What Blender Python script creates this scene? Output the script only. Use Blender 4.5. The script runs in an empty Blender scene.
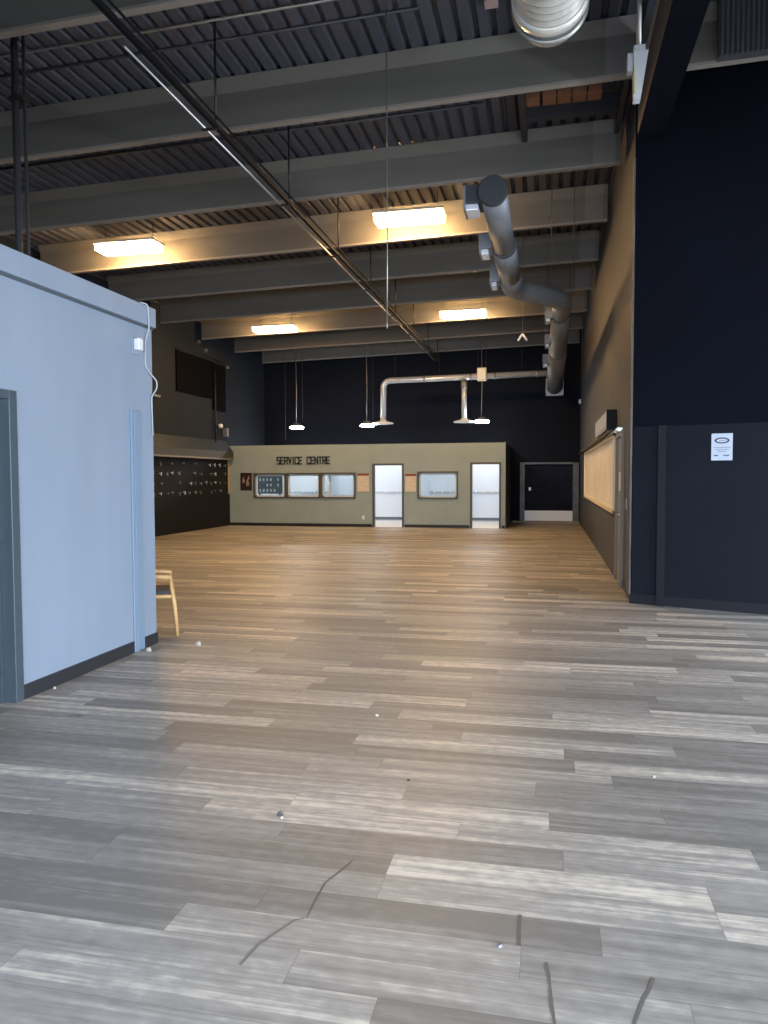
import bpy, bmesh, math, random
from mathutils import Vector, Matrix
random.seed(7)
C = bpy.context.scene.collection
sc = bpy.context.scene
PI = math.pi

# ------------------------------------------------------------------ materials
def s2l(c):
    return tuple(((v / 12.92) if v <= .04045 else ((v + .055) / 1.055) ** 2.4) for v in c)
def hexc(h):
    return s2l(tuple(int(h[i:i + 2], 16) / 255 for i in (0, 2, 4)))
def mat(name, col, rough=.6, metal=0., noise=0., nscale=6., bump=0., emit=None, estr=0., stretch=(1, 1, 1), spec=.5):
    m = bpy.data.materials.new(name); m.use_nodes = True
    nt = m.node_tree; b = nt.nodes['Principled BSDF']
    col = hexc(col) if isinstance(col, str) else col
    b.inputs['Base Color'].default_value = (*col, 1)
    b.inputs['Roughness'].default_value = rough
    b.inputs['Metallic'].default_value = metal
    b.inputs['Specular IOR Level'].default_value = spec
    if emit:
        b.inputs['Emission Color'].default_value = (*emit, 1); b.inputs['Emission Strength'].default_value = estr
    if noise or bump:
        g = nt.nodes.new('ShaderNodeTexCoord'); mp = nt.nodes.new('ShaderNodeMapping')
        mp.inputs['Scale'].default_value = stretch
        n = nt.nodes.new('ShaderNodeTexNoise'); n.inputs['Scale'].default_value = nscale; n.inputs['Detail'].default_value = 5
        nt.links.new(g.outputs['Object'], mp.inputs['Vector']); nt.links.new(mp.outputs['Vector'], n.inputs['Vector'])
        if noise:
            r = nt.nodes.new('ShaderNodeValToRGB')
            r.color_ramp.elements[0].position = .3; r.color_ramp.elements[1].position = .7
            r.color_ramp.elements[0].color = (*[max(0, v * (1 - noise)) for v in col], 1)
            r.color_ramp.elements[1].color = (*[min(1, v * (1 + noise)) for v in col], 1)
            nt.links.new(n.outputs['Fac'], r.inputs['Fac']); nt.links.new(r.outputs['Color'], b.inputs['Base Color'])
        if bump:
            bp = nt.nodes.new('ShaderNodeBump'); bp.inputs['Strength'].default_value = bump; bp.inputs['Distance'].default_value = .01
            nt.links.new(n.outputs['Fac'], bp.inputs['Height']); nt.links.new(bp.outputs['Normal'], b.inputs['Normal'])
    return m

def floor_material():
    m = bpy.data.materials.new('vinyl_planks'); m.use_nodes = True
    nt = m.node_tree; N = nt.nodes; L = nt.links; b = N['Principled BSDF']
    def math_(op, a, c=None):
        n = N.new('ShaderNodeMath'); n.operation = op
        for i, v in enumerate((a, c)):
            if v is None: continue
            if isinstance(v, (int, float)): n.inputs[i].default_value = v
            else: L.new(v, n.inputs[i])
        return n.outputs[0]
    geo = N.new('ShaderNodeNewGeometry'); sep = N.new('ShaderNodeSeparateXYZ'); L.new(geo.outputs['Position'], sep.inputs[0])
    W, LEN = .1756, 1.24
    rowf = math_('DIVIDE', math_('ADD', sep.outputs['Y'], 20.0 - .0535), W)
    row = math_('FLOOR', rowf)
    wn = N.new('ShaderNodeTexWhiteNoise'); wn.noise_dimensions = '1D'; L.new(row, wn.inputs['W'])
    colf = math_('ADD', math_('DIVIDE', math_('ADD', sep.outputs['X'], 40.0), LEN), wn.outputs['Value'])
    col = math_('FLOOR', colf)
    cmb = N.new('ShaderNodeCombineXYZ'); L.new(row, cmb.inputs[0]); L.new(col, cmb.inputs[1])
    w2 = N.new('ShaderNodeTexWhiteNoise'); w2.noise_dimensions = '2D'; L.new(cmb.outputs[0], w2.inputs['Vector'])
    # grain: noise stretched along X, different in every plank
    def grain(sx, sy, sc_, det):
        mp = N.new('ShaderNodeMapping'); mp.inputs['Scale'].default_value = (sx, sy, 1); L.new(geo.outputs['Position'], mp.inputs['Vector'])
        n = N.new('ShaderNodeTexNoise'); n.noise_dimensions = '4D'; n.inputs['Scale'].default_value = sc_; n.inputs['Detail'].default_value = det
        L.new(mp.outputs[0], n.inputs['Vector']); L.new(math_('MULTIPLY', w2.outputs['Value'], 37.0), n.inputs['W'])
        return n.outputs['Fac']
    g1 = grain(.5, 13.0, 1.4, 4.0)     # broad light and dark bands along a plank
    g2 = grain(2.2, 70.0, 1.0, 5.0)    # fine grain lines
    g3 = grain(9.0, 16.0, 1.6, 6.0)    # mottling
    tone = math_('ADD', math_('MULTIPLY', w2.outputs['Value'], .66), math_('MULTIPLY', g1, 1.25))
    tone = math_('ADD', tone, math_('MULTIPLY', g2, .75))
    tone = math_('ADD', tone, math_('MULTIPLY', g3, .60))
    tone = math_('SUBTRACT', tone, 1.19)
    r = N.new('ShaderNodeValToRGB'); L.new(tone, r.inputs['Fac'])
    e = r.color_ramp.elements
    e[0].position = .08; e[0].color = (*hexc(FL[0]), 1)
    e[1].position = .98; e[1].color = (*hexc(FL[3]), 1)
    for p, c in ((.36, FL[1]), (.64, FL[2])):
        k = e.new(p); k.color = (*hexc(c), 1)
    # seams
    def seam(f, wid):
        fr = math_('FRACT', f); d = math_('MINIMUM', fr, math_('SUBTRACT', 1.0, fr)); return math_('LESS_THAN', d, wid)
    sm = math_('MAXIMUM', seam(rowf, .008), seam(colf, .0012))
    mx = N.new('ShaderNodeMix'); mx.data_type = 'RGBA'; mx.blend_type = 'MULTIPLY'
    L.new(math_('MULTIPLY', sm, .45), mx.inputs['Factor']); L.new(r.outputs['Color'], mx.inputs['A']); mx.inputs['B'].default_value = (.3, .28, .26, 1)
    L.new(mx.outputs['Result'], b.inputs['Base Color'])
    L.new(math_('ADD', math_('MULTIPLY', g2, .16), .39), b.inputs['Roughness'])
    bp = N.new('ShaderNodeBump'); bp.inputs['Strength'].default_value = .12; bp.inputs['Distance'].default_value = .004
    L.new(g2, bp.inputs['Height']); L.new(bp.outputs['Normal'], b.inputs['Normal'])
    b.inputs['Specular IOR Level'].default_value = .45
    return m
FL = ('72706e', '858381', '9a9794', 'd0c9bf')

def beam_material():
    # grey paint, with a paler unpainted band where a wall once stood (world X .58 - .9)
    m = mat('beam_paint', '615e59', .62, noise=.12, nscale=1.5, stretch=(.4, 1, 3))
    nt = m.node_tree; N = nt.nodes; L = nt.links; b = N['Principled BSDF']
    src = b.inputs['Base Color'].links[0].from_socket
    geo = N.new('ShaderNodeNewGeometry'); sep = N.new('ShaderNodeSeparateXYZ'); L.new(geo.outputs['Position'], sep.inputs[0])
    a = N.new('ShaderNodeMath'); a.operation = 'COMPARE'; L.new(sep.outputs['X'], a.inputs[0]); a.inputs[1].default_value = .735; a.inputs[2].default_value = .155
    mx = N.new('ShaderNodeMix'); mx.data_type = 'RGBA'; L.new(a.outputs[0], mx.inputs['Factor']); L.new(src, mx.inputs['A'])
    mx.inputs['B'].default_value = (*hexc('716d6b'), 1); L.new(mx.outputs['Result'], b.inputs['Base Color'])
    return m

M = {}
M['floor'] = floor_material()
M['beam'] = beam_material()
M['deck'] = mat('roof_deck', '43454f', .6, noise=.18, nscale=2.0, stretch=(3, .4, 1))
M['office'] = mat('office_paint', '758294', .62, noise=.05, nscale=1.4, stretch=(2, 2, .5))
M['office_dark'] = mat('door_frame_paint', '36424c', .45, noise=.06, nscale=8)
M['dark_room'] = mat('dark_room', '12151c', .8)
M['base_dark'] = mat('baseboard_black', '1d1f24', .5)
M['navy'] = mat('navy_paint', '070a14', .8, noise=.14, nscale=1.2, spec=.08)
M['navy_low'] = mat('navy_paint_low', '11141d', .75, noise=.12, nscale=1.5, spec=.12)
M['navy_trim'] = mat('navy_trim', '0f121b', .6, spec=.2)
M['taupe'] = mat('taupe_paint', '3b3d45', .7, noise=.12, nscale=1.1, stretch=(1, 1, .4))
M['taupe_low'] = mat('taupe_wainscot', '38393e', .65, noise=.12, nscale=2)
M['back'] = mat('back_wall_paint', '13161f', .8, noise=.12, nscale=.8, spec=.1)
M['far_left'] = mat('left_wall_paint', '20262f', .8, noise=.15, nscale=.8, spec=.2)
M['sage'] = mat('sage_paint', '88979a', .65, noise=.05, nscale=2)
M['frame_grey'] = mat('frame_grey_green', '45483f', .5)
M['frame_blue'] = mat('frame_grey_blue', '434a50', .45)
M['white_wall'] = mat('white_wall', 'c9d6e6', .7)
M['white_floor'] = mat('white_floor', 'd8d2c8', .5)
M['cream'] = mat('cream_trim', 'd9cfb8', .6)
M['white'] = mat('white_plastic', 'e6e8ea', .45)
M['galv'] = mat('galvanised_steel', '9a9a96', .42, .75, noise=.12, nscale=3)
M['galv_dark'] = mat('dull_duct_steel', '70747a', .5, .35, noise=.12, nscale=3)
M['galv_light'] = mat('bright_duct_steel', 'c6ccd6', .33, .45, noise=.08, nscale=4)
M['flex'] = mat('flexible_aluminium', 'd0cec8', .35, .35)
M['steel_dark'] = mat('dark_steel', '35363c', .5, .3)
M['steel_bright'] = mat('bright_conduit', 'b8b8ba', .3, .9)
M['black'] = mat('black_plastic', '121317', .5)
M['peg'] = mat('peg_board_black', '1b1b1f', .7, noise=.1, nscale=3, spec=.2)
M['chrome'] = mat('chrome', 'd8d8d8', .25, .8)
M['wood_pale'] = mat('pale_wood', 'b08f62', .5, noise=.15, nscale=6, stretch=(4, 4, .6))
M['pine'] = mat('pine_boards', 'e4dfd6', .6, noise=.1, nscale=5, stretch=(1, 3, .35))
M['ply'] = mat('notice_board_wood', 'c2bbae', .6, noise=.14, nscale=6, stretch=(.6, 1, 6))
M['ply_red'] = mat('red_brown_strip', '7d3f2a', .6)
M['brown_wood'] = mat('brown_blocking', '8a5f48', .7, noise=.15, nscale=6)
M['poster_dark'] = mat('poster_dark', '2a1a17', .5, noise=.5, nscale=14)
M['poster_pink'] = mat('poster_flesh', '937b72', .6)
M['seat_dark'] = mat('seat_dark', '33323a', .7)
M['ink'] = mat('black_lettering', '17181a', .5)
M['paper'] = mat('white_paper', 'a4aec2', .6)
M['grey_panel'] = mat('grey_display_panel', '6c7379', .6, noise=.1, nscale=5)
M['scuff'] = mat('dark_scuff', '5e5b58', .7)
M['crumb'] = mat('pale_crumb', '98938b', .7)
M['glass'] = None
M['lamp_lens'] = mat('warm_lamp_lens', 'fff2d0', .5, emit=(1.0, .60, .25), estr=130)
M['led_lens'] = mat('white_led_lens', 'ffffff', .5, emit=(.93, .97, 1.0), estr=112)
M['galv_box'] = mat('pale_control_box', 'd8d2bb', .5)
def glass():
    m = bpy.data.materials.new('window_glass'); m.use_nodes = True; nt = m.node_tree
    for n in list(nt.nodes): nt.nodes.remove(n)
    o = nt.nodes.new('ShaderNodeOutputMaterial'); mx = nt.nodes.new('ShaderNodeMixShader'); t = nt.nodes.new('ShaderNodeBsdfTransparent'); g = nt.nodes.new('ShaderNodeBsdfGlossy')
    g.inputs['Roughness'].default_value = .02; mx.inputs[0].default_value = .06; t.inputs[0].default_value = (.95, .98, .98, 1)
    nt.links.new(t.outputs[0], mx.inputs[1]); nt.links.new(g.outputs[0], mx.inputs[2]); nt.links.new(mx.outputs[0], o.inputs[0]); return m
M['glass'] = glass()

# ------------------------------------------------------------------ mesh helpers
def B(): return bmesh.new()
def box(bm, x0, x1, y0, y1, z0, z1, bev=0.):
    r = bmesh.ops.create_cube(bm, size=1.)
    for v in r['verts']:
        v.co = Vector((x0 + (v.co.x + .5) * (x1 - x0), y0 + (v.co.y + .5) * (y1 - y0), z0 + (v.co.z + .5) * (z1 - z0)))
    if bev:
        es = list({e for v in r['verts'] for e in v.link_edges})
        bmesh.ops.bevel(bm, geom=es, offset=bev, segments=2, affect='EDGES', profile=.5)
    return bm
def hexa(bm, pts):      # eight corners: bottom four, top four, same order round
    vs = [bm.verts.new(p) for p in pts]
    for f in ((3, 2, 1, 0), (4, 5, 6, 7), (0, 1, 5, 4), (1, 2, 6, 5), (2, 3, 7, 6), (3, 0, 4, 7)):
        bm.faces.new([vs[i] for i in f])
    bmesh.ops.recalc_face_normals(bm, faces=bm.faces[:]); return bm
def prism(bm, poly, z0, z1):
    n = len(poly); a = [bm.verts.new((x, y, z0)) for x, y in poly]; b = [bm.verts.new((x, y, z1)) for x, y in poly]
    bm.faces.new(a[::-1]); bm.faces.new(b)
    for i in range(n): bm.faces.new((a[i], a[(i + 1) % n], b[(i + 1) % n], b[i]))
    bmesh.ops.recalc_face_normals(bm, faces=bm.faces[:]); return bm
def ring(c, d, r, seg):
    d = Vector(d).normalized(); u = d.cross(Vector((0, 0, 1)))
    if u.length < 1e-3: u = Vector((1, 0, 0))
    u.normalize(); w = d.cross(u)
    return [Vector(c) + r * (math.cos(2 * PI * i / seg) * u + math.sin(2 * PI * i / seg) * w) for i in range(seg)]
def sweep(bm, pts, rad, seg=12, caps=True):   # round tube through pts; rad a number or a list
    pts = [Vector(p) for p in pts]; n = len(pts)
    rad = [rad] * n if isinstance(rad, (int, float)) else rad
    prev = None
    ref = None
    for i, p in enumerate(pts):
        a = (pts[i] - pts[i - 1]).normalized() if i else (pts[1] - pts[0]).normalized()
        b = (pts[i + 1] - pts[i]).normalized() if i < n - 1 else a
        d = (a + b).normalized() if (a + b).length > 1e-6 else a
        k = 1 / max(.5, d.dot(a))
        if ref is None:
            ref = d.cross(Vector((0, 0, 1)))
            if ref.length < 1e-3: ref = Vector((1, 0, 0))
        u = (ref - d * ref.dot(d)).normalized(); ref = u; w = d.cross(u)
        vs = [bm.verts.new(p + rad[i] * (math.cos(2 * PI * j / seg) * u + math.sin(2 * PI * j / seg) * w)) for j in range(seg)]
        if prev:
            for j in range(seg):
                f = bm.faces.new((prev[j], prev[(j + 1) % seg], vs[(j + 1) % seg], vs[j])); f.smooth = True
        elif caps: bm.faces.new(vs[::-1])
        prev = vs
    if caps: bm.faces.new(prev)
    return bm
def bend(pts, r, n=5):      # round the corners of a polyline
    pts = [Vector(p) for p in pts]; out = [pts[0]]
    for i in range(1, len(pts) - 1):
        a = pts[i] + (pts[i - 1] - pts[i]).normalized() * r; b = pts[i] + (pts[i + 1] - pts[i]).normalized() * r
        for k in range(n + 1):
            t = k / n; out.append((1 - t) ** 2 * a + 2 * t * (1 - t) * pts[i] + t * t * b)
    out.append(pts[-1]); return out
def lathe(bm, prof, c, seg=24):     # (r, z) profile about a vertical axis through c
    rows = [[bm.verts.new((c[0] + r * math.cos(2 * PI * j / seg), c[1] + r * math.sin(2 * PI * j / seg), c[2] + z)) for j in range(seg)] for r, z in prof]
    for a, b in zip(rows, rows[1:]):
        for j in range(seg):
            f = bm.faces.new((a[j], a[(j + 1) % seg], b[(j + 1) % seg], b[j])); f.smooth = True
    bm.faces.new(rows[0][::-1]); bm.faces.new(rows[-1])
    bmesh.ops.recalc_face_normals(bm, faces=bm.faces[:]); return bm

def world_loc(o):
    v = Vector((0, 0, 0))
    while o: v += o.location; o = o.parent
    return v
def obj(name, bm, m, parent=None, label=None):   # bm in world coordinates
    if parent is not None: base = world_loc(parent); loc = Vector((0, 0, 0))
    else:
        xs = [v.co for v in bm.verts]; lo = [min(c[i] for c in xs) for i in range(3)]; hi = [max(c[i] for c in xs) for i in range(3)]
        base = Vector(((lo[0] + hi[0]) / 2, (lo[1] + hi[1]) / 2, lo[2])); loc = base
    for v in bm.verts: v.co -= base
    me = bpy.data.meshes.new(name); bm.to_mesh(me); bm.free(); me.materials.append(m)
    o = bpy.data.objects.new(name, me); C.objects.link(o); o.location = loc
    if parent is not None: o.parent = parent
    if label: o['label'] = label
    return o
def tag(o, label, cat, group=None):
    o['label'] = label; o['category'] = cat
    if group: o['group'] = group
    return o
def thing(name, label, cat, loc, group=None):
    o = bpy.data.objects.new(name, None); C.objects.link(o); o.location = loc; o.empty_display_size = .1
    return tag(o, label, cat, group)
def struct(name, bm, m, parent=None, label=None):
    o = obj(name, bm, m, parent)
    if parent is None: o['kind'] = 'structure'
    if label: o['label'] = label
    return o
def dup(root, loc, label, group=None):
    r = root.copy(); C.objects.link(r); r.location = loc; r['label'] = label
    for ch in list(root.children):
        c = ch.copy(); C.objects.link(c); c.parent = r
        for g in ch.children:
            d = g.copy(); C.objects.link(d); d.parent = c
    return r

SL = .0257
def zb(x): return 5.77 + SL * (x + 10.3)     # underside of the ceiling beams
def zd(x): return zb(x) + .60                # underside of the roof deck

# ------------------------------------------------------------------ the setting
struct('floor', box(B(), -11.6, 8.0, -5.2, 27.2, -.12, 0), M['floor'])

bm = B()                                      # corrugated roof deck, ribs running in depth
x = -11.4; top = []
prof = []
while x < 7.9:
    prof += [(x, 0.0), (x + .115, 0.0), (x + .135, .06), (x + .18, .06)]
    x += .2
lo = [[bm.verts.new((px, y, zd(px) + dz)) for px, dz in prof] for y in (-5.0, 27.1)]
hi = [[bm.verts.new((px, y, zd(px) + .16)) for px in (prof[0][0], prof[-1][0])] for y in (-5.0, 27.1)]
for a, b, c, d in zip(lo[0], lo[0][1:], lo[1][1:], lo[1]): bm.faces.new((a, b, c, d))
bm.faces.new((hi[0][0], hi[0][1], hi[1][1], hi[1][0]))
for k in (0, 1): bm.faces.new([lo[k][0], hi[k][0], hi[k][1]] + lo[k][:0:-1])
for k in (0, -1): bm.faces.new((lo[0][k], lo[1][k], hi[1][k], hi[0][k]))
bmesh.ops.recalc_face_normals(bm, faces=bm.faces[:])
struct('ceiling', bm, M['deck'])

# far left wall with its ledge
bm = box(B(), -10.75, -10.55, 6.6, 27.0, 0, 6.4)
struct('wall_far_left', bm, M['far_left'])
bm = B(); hexa(bm, [(-10.55, 6.7, 2.43), (-10.22, 6.7, 2.43), (-10.22, 23.28, 2.43), (-10.55, 23.28, 2.43), (-10.55, 6.7, 2.80), (-10.50, 6.7, 2.80), (-10.50, 23.28, 2.80), (-10.55, 23.28, 2.80)])
struct('trim_1', bm, mat('ledge_grey', '222c38', .6, noise=.25, nscale=5, stretch=(1, .3, 2)), label='sloping grey ledge along the left wall')
struct('trim_2', box(B(), -10.55, -10.22, 6.7, 23.28, 2.215, 2.43), mat('fascia_grey', '3b3c3c', .6), label='dark fascia below the sloping ledge')
struct('trim_3', box(B(), -10.50, -10.20, 6.7, 23.28, 2.17, 2.215), mat('strip_grey', '7d7871', .5), label='thin pale strip above the black board')
struct('trim_4', box(B(), -10.55, -10.51, 20.02, 22.45, 4.1, 5.28), mat('panel_near_black', '08080c', .8, spec=.05), label='dark flat panel high on the left wall')
struct('trim_5', box(B(), -10.55, -10.48, 22.42, 23.3, 3.75, 5.25), mat('panel_near_black_b', '0b0b0f', .8, spec=.05), label='dark narrow panel high in the left corner')

struct('wall_back', box(B(), -10.75, 1.3, 26.95, 27.15, 0, 6.75), M['back'])
# right wall: openings for the boarded window and the door
bm = B()
X0, X1 = 1.04, 1.24
WY0, WY1, WZ0, WZ1 = 12.42, 22.7, 1.0, 2.28
DY0, DY1, DZ = 11.22, 12.13, 2.2
box(bm, X0, X1, 10.02, DY0, 0, 6.7); box(bm, X0, X1, DY0, DY1, DZ, 6.7)
box(bm, X0, X1, DY1, WY0, 0, 6.7); box(bm, X0, X1, WY0, WY1, WZ1, 6.7); box(bm, X0, X1, WY0, WY1, 0, WZ0); box(bm, X0, X1, WY1, 26.95, 0, 6.7)
struct('wall_right', bm, M['taupe'])
struct('baseboard_right', box(box(B(), X0 - .015, X0, 12.2, 26.9, 0, .1), X0 - .015, X0, 10.05, 11.15, 0, .1), M['taupe_low'])
struct('trim_6', box(B(), X0 - .012, X0, 12.4, 26.9, .1, .93), M['taupe_low'], label='darker wainscot below the boarded window')

# boarded window in the right wall
w = struct('window_1', B() if False else box(box(box(box(B(), .99, 1.1, WY0 - .0, WY1, WZ1 - .05, WZ1), .99, 1.1, WY0, WY1, WZ0, WZ0 + .05), .99, 1.1, WY0, WY0 + .07, WZ0, WZ1), .99, 1.1, WY1 - .09, WY1, WZ0, WZ1), M['cream'])
n = 20; bw = (WY1 - WY0 - .16) / n
for i in range(n):
    y = WY0 + .07 + i * bw
    obj('pine_board', box(B(), 1.045 + .006 * (i % 2), 1.085, y + .006, y + bw - .006, WZ0 + .05, WZ1 - .05), M['pine'], w)
bm = B(); hexa(bm, [(.90, WY0 + .1, 2.30), (1.04, WY0 + .1, 2.30), (1.04, 24.9, 2.30), (.90, 24.9, 2.30), (1.0, WY0 + .1, 2.42), (1.04, WY0 + .1, 2.42), (1.04, 24.9, 2.42), (1.0, 24.9, 2.42)])
obj('header_flashing', bm, mat('header_brown', '4a433d', .55), w, 'brown sloped header over the pine boards')

# door in the right wall
d = struct('door_1', box(box(box(B(), 1.0, 1.2, DY0 - .06, DY0 + .02, 0, DZ + .06), 1.0, 1.2, DY1 - .02, DY1 + .06, 0, DZ + .06), 1.0, 1.2, DY0, DY1, DZ - .02, DZ + .06), mat('steel_frame_taupe', '6a645d', .5))
obj('leaf', box(B(), 1.035, 1.08, DY0 + .025, DY1 - .025, .02, DZ - .03), mat('door_leaf_grey', '77746b', .5, noise=.05, nscale=3), d)
obj('push_plate', box(B(), 1.025, 1.035, 11.5, 11.82, 1.38, 1.66, .003), M['cream'], d, 'pale plate on the door')
bm = sweep(B(), bend([(1.035, 11.36, 1.04), (.97, 11.36, 1.04), (.97, 11.52, 1.03)], .03), .012, 10)
obj('lever_handle', bm, M['chrome'], d, 'chrome lever handle')
obj('closer', box(sweep(B(), [(.96, 11.9, 2.27), (.96, 14.2, 2.285)], .012, 8), .95, 1.04, 11.35, 11.7, 2.24, 2.31, .008), M['chrome'], d, 'chrome closer arm over the door')

# navy wall on the right, angled
P0, P1 = (1.004, 9.856), (3.1, 9.122)
dx, dy = P1[0] - P0[0], P1[1] - P0[1]; ln = math.hypot(dx, dy); tx, ty = dx / ln, dy / ln; nx, ny = ty, -tx   # normal facing the camera
def nv(s, o): return (P0[0] + tx * s + nx * o, P0[1] + ty * s + ny * o)
def navy_slab(bm, s0, s1, o0, o1, z0, z1):
    return prism(bm, [nv(s0, o0), nv(s1, o0), nv(s1, o1), nv(s0, o1)], z0, z1)
bm = prism(B(), [P0, P1, (7.9, 9.122), (7.9, 9.4), (3.2, 9.4), nv(.06, -.2)], 0, 6.66)
struct('wall_front_right', bm, M['navy'])
struct('trim_7', navy_slab(B(), .02, 2.15, 0, .012, .12, 2.21), M['navy_low'], label='lower navy panelling')
struct('baseboard_front_right', navy_slab(B(), .0, 2.2, 0, .02, 0, .12), M['navy_trim'])
tag(obj('corner_guard', prism(B(), [nv(-.012, .010), nv(.008, .010), nv(.008, .001), nv(-.002, .001), (1.02, 9.95), (.99, 9.95)], .12, 5.5), mat('worn_corner', '57524c', .6, noise=.4, nscale=9, stretch=(1, 1, .3))), 'narrow worn guard strip up the corner between navy wall and taupe wall', 'corner guard')
t = tag(obj('wall_post', navy_slab(B(), .33, .42, .012, .06, 0, 2.215), M['navy_trim']), 'upright navy boxed post on the lower part of the navy wall', 'post')

# office block on the left
bm = B(); X0 = -3.86
box(bm, X0, -3.7, -5.0, 3.55, 0, 3.02); box(bm, X0, -3.7, 3.55, 4.60, 2.165, 3.02); box(bm, X0, -3.7, 4.60, 6.56, 0, 3.02)
box(bm, -10.5, X0, 6.40, 6.56, 0, 3.02)
struct('wall_left', bm, M['office'])
struct('trim_8', box(B(), -3.86, -3.672, -5.0, 6.60, 3.02, 3.20, .006), M['office'], label='grey blue parapet band on top of the office wall')
struct('trim_9', box(B(), -3.705, -3.69, -5.0, 6.57, 2.996, 3.02), mat('dark_strip', '3f464f', .6), label='dark strip under the parapet band')  # thin solid strip, darker than the wall, directly below the band
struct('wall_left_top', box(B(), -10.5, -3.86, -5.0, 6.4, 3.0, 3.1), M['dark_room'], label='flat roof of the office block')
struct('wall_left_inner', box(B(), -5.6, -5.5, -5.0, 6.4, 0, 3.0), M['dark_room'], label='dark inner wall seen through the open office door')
struct('baseboard_left', box(box(B(), -3.7, -3.686, 4.66, 6.14, 0, .105), -3.7, -3.686, 6.33, 6.565, 0, .105), M['base_dark'])
bm = B()
for y0, y1, z0, z1 in ((4.585, 4.665, 0, 2.215), (3.49, 3.57, 0, 2.215), (3.57, 4.585, 2.15, 2.215)): box(bm, -3.88, -3.685, y0, y1, z0, z1, .004)
d = struct('door_2', bm, M['office_dark'])
obj('door_stop', box(box(B(), -3.81, -3.78, 4.55, 4.585, 0, 2.15), -3.81, -3.78, 3.57, 4.585, 2.115, 2.15), M['office_dark'], d)
obj('leaf', box(B(), -4.75, -3.86, 4.53, 4.575, .01, 2.08, .003), mat('door_leaf_blue_grey', '3f4e59', .45), d)

# service centre block at the back
SY = 23.3; SX0, SX1 = -10.38, -1.32; ST = 2.64
holes = [(-9.53, -8.40, .905, 1.73), (-8.40, -7.23, .905, 1.735), (-7.23, -6.05, .905, 1.74), (-5.50, -4.48, 0, 2.02), (-4.05, -2.76, .90, 1.765), (-2.39, -1.44, 0, 2.035)]
bm = B(); xs = SX0
for a, b, z0, z1 in holes:
    box(bm, xs, a, SY, SY + .12, 0, ST)
    if z0 > 0: box(bm, a, b, SY, SY + .12, 0, z0)
    box(bm, a, b, SY, SY + .12, z1, ST); xs = b
box(bm, xs, SX1, SY, SY + .12, 0, ST)
struct('wall_center', bm, M['sage'])
struct('wall_center_right', box(B(), SX1 - .12, SX1, SY + .12, 26.95, 0, ST), mat('end_wall_grey', '33363a', .7), label='dark end wall of the service block')
struct('trim_10', box(B(), SX1 - .035, SX1 + .012, SY - .012, SY + .14, 0, ST + .015), M['sage'], label='sage corner post of the service block')
bm = B(); xs = SX0
for a, b, z0, z1 in [h for h in holes if h[2] == 0]:
    box(bm, xs, a - .02, SY - .015, SY, 0, .095); xs = b + .02
box(bm, xs, SX1, SY - .015, SY, 0, .095)
struct('baseboard_center', bm, M['black'])
struct('wall_inner_back', box(B(), SX0, SX1 - .12, 26.55, 26.7, 0, 2.58), M['white_wall'], label='white back wall inside the service rooms')
bm = B(); box(bm, -6.99, -6.91, 23.42, 26.55, 0, 2.6); box(bm, -4.25, -4.17, 23.42, 26.55, 0, 2.6); box(bm, SX1 - .14, SX1 - .12, 23.42, 26.55, 0, 2.6); box(bm, SX0, SX0 + .05, 23.42, 26.55, 0, 2.6)
struct('wall_inner_sides', bm, M['white_wall'], label='white partitions inside the service rooms')
struct('floor_inner', box(B(), SX0 + .05, SX1 - .14, SY + .0, 26.55, 0, .008), M['white_floor'], label='pale floor inside the service rooms')
struct('baseboard_inner', box(B(), SX0 + .05, SX1 - .14, 26.53, 26.55, .05, .15), mat('inner_base', '5a6470', .6), label='blue grey baseboard inside the service rooms')

k = 2; dn = 3
for a, b, z0, z1 in holes:
    bm = B(); f = .05 if z0 else .06
    y0, y1 = SY - .03, SY + .14
    box(bm, a, a + f, y0, y1, z0, z1); box(bm, b - f, b, y0, y1, z0, z1); box(bm, a + f, b - f, y0, y1, z1 - f, z1)
    if z0:
        box(bm, a + f, b - f, y0, y1, z0, z0 + f)
        o = struct('window_%d' % k, bm, M['frame_grey']); k += 1
        bm = B(); i0, i1, j0, j1 = a + f, b - f, z0 + f, z1 - f
        for q in ((i0, i0 + .05, j0, j1), (i1 - .05, i1, j0, j1), (i0, i1, j0, j0 + .05), (i0, i1, j1 - .05, j1)): box(bm, q[0], q[1], SY + .05, SY + .11, q[2], q[3])
        obj('sash', bm, M.setdefault('sash', mat('sash_white', 'c0cad8', .5)), o, 'white inner sash')
        obj('pane', box(B(), i0 + .045, i1 - .045, SY + .075, SY + .081, j0 + .045, j1 - .045), M['glass'], o)
    else:
        struct('door_%d' % dn, bm, M['frame_blue'] if a < -4 else M['frame_grey']); dn += 1

# dark roll door at the back right
d = struct('door_5', box(box(box(B(), -1.0, -.84, 26.80, 26.95, 0, 2.09), .80, 1.0, 26.78, 26.95, .0, 2.07), -.84, .80, 26.78, 26.95, 2.02, 2.09), mat('worn_steel_frame', '4c545c', .5, noise=.3, nscale=5))
obj('shutter', box(B(), -.84, .80, 26.86, 26.92, .40, 2.02), mat('shutter_navy', '1a1f2d', .8, noise=.2, nscale=3, spec=.08), d, 'dark blue black shutter')
obj('bottom_panel', box(B(), -.84, .80, 26.87, 26.92, .045, .40), mat('bright_white', 'dde8fa', .5), d, 'white lower panel')
obj('sill', box(B(), -1.25, 1.02, 26.55, 26.95, 0, .045), mat('sill_concrete', '8a8278', .7), d, 'pale concrete sill')
obj('latch', box(B(), -.70, -.62, 26.835, 26.86, 1.10, 1.22, .008), M['galv'], d)

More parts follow.
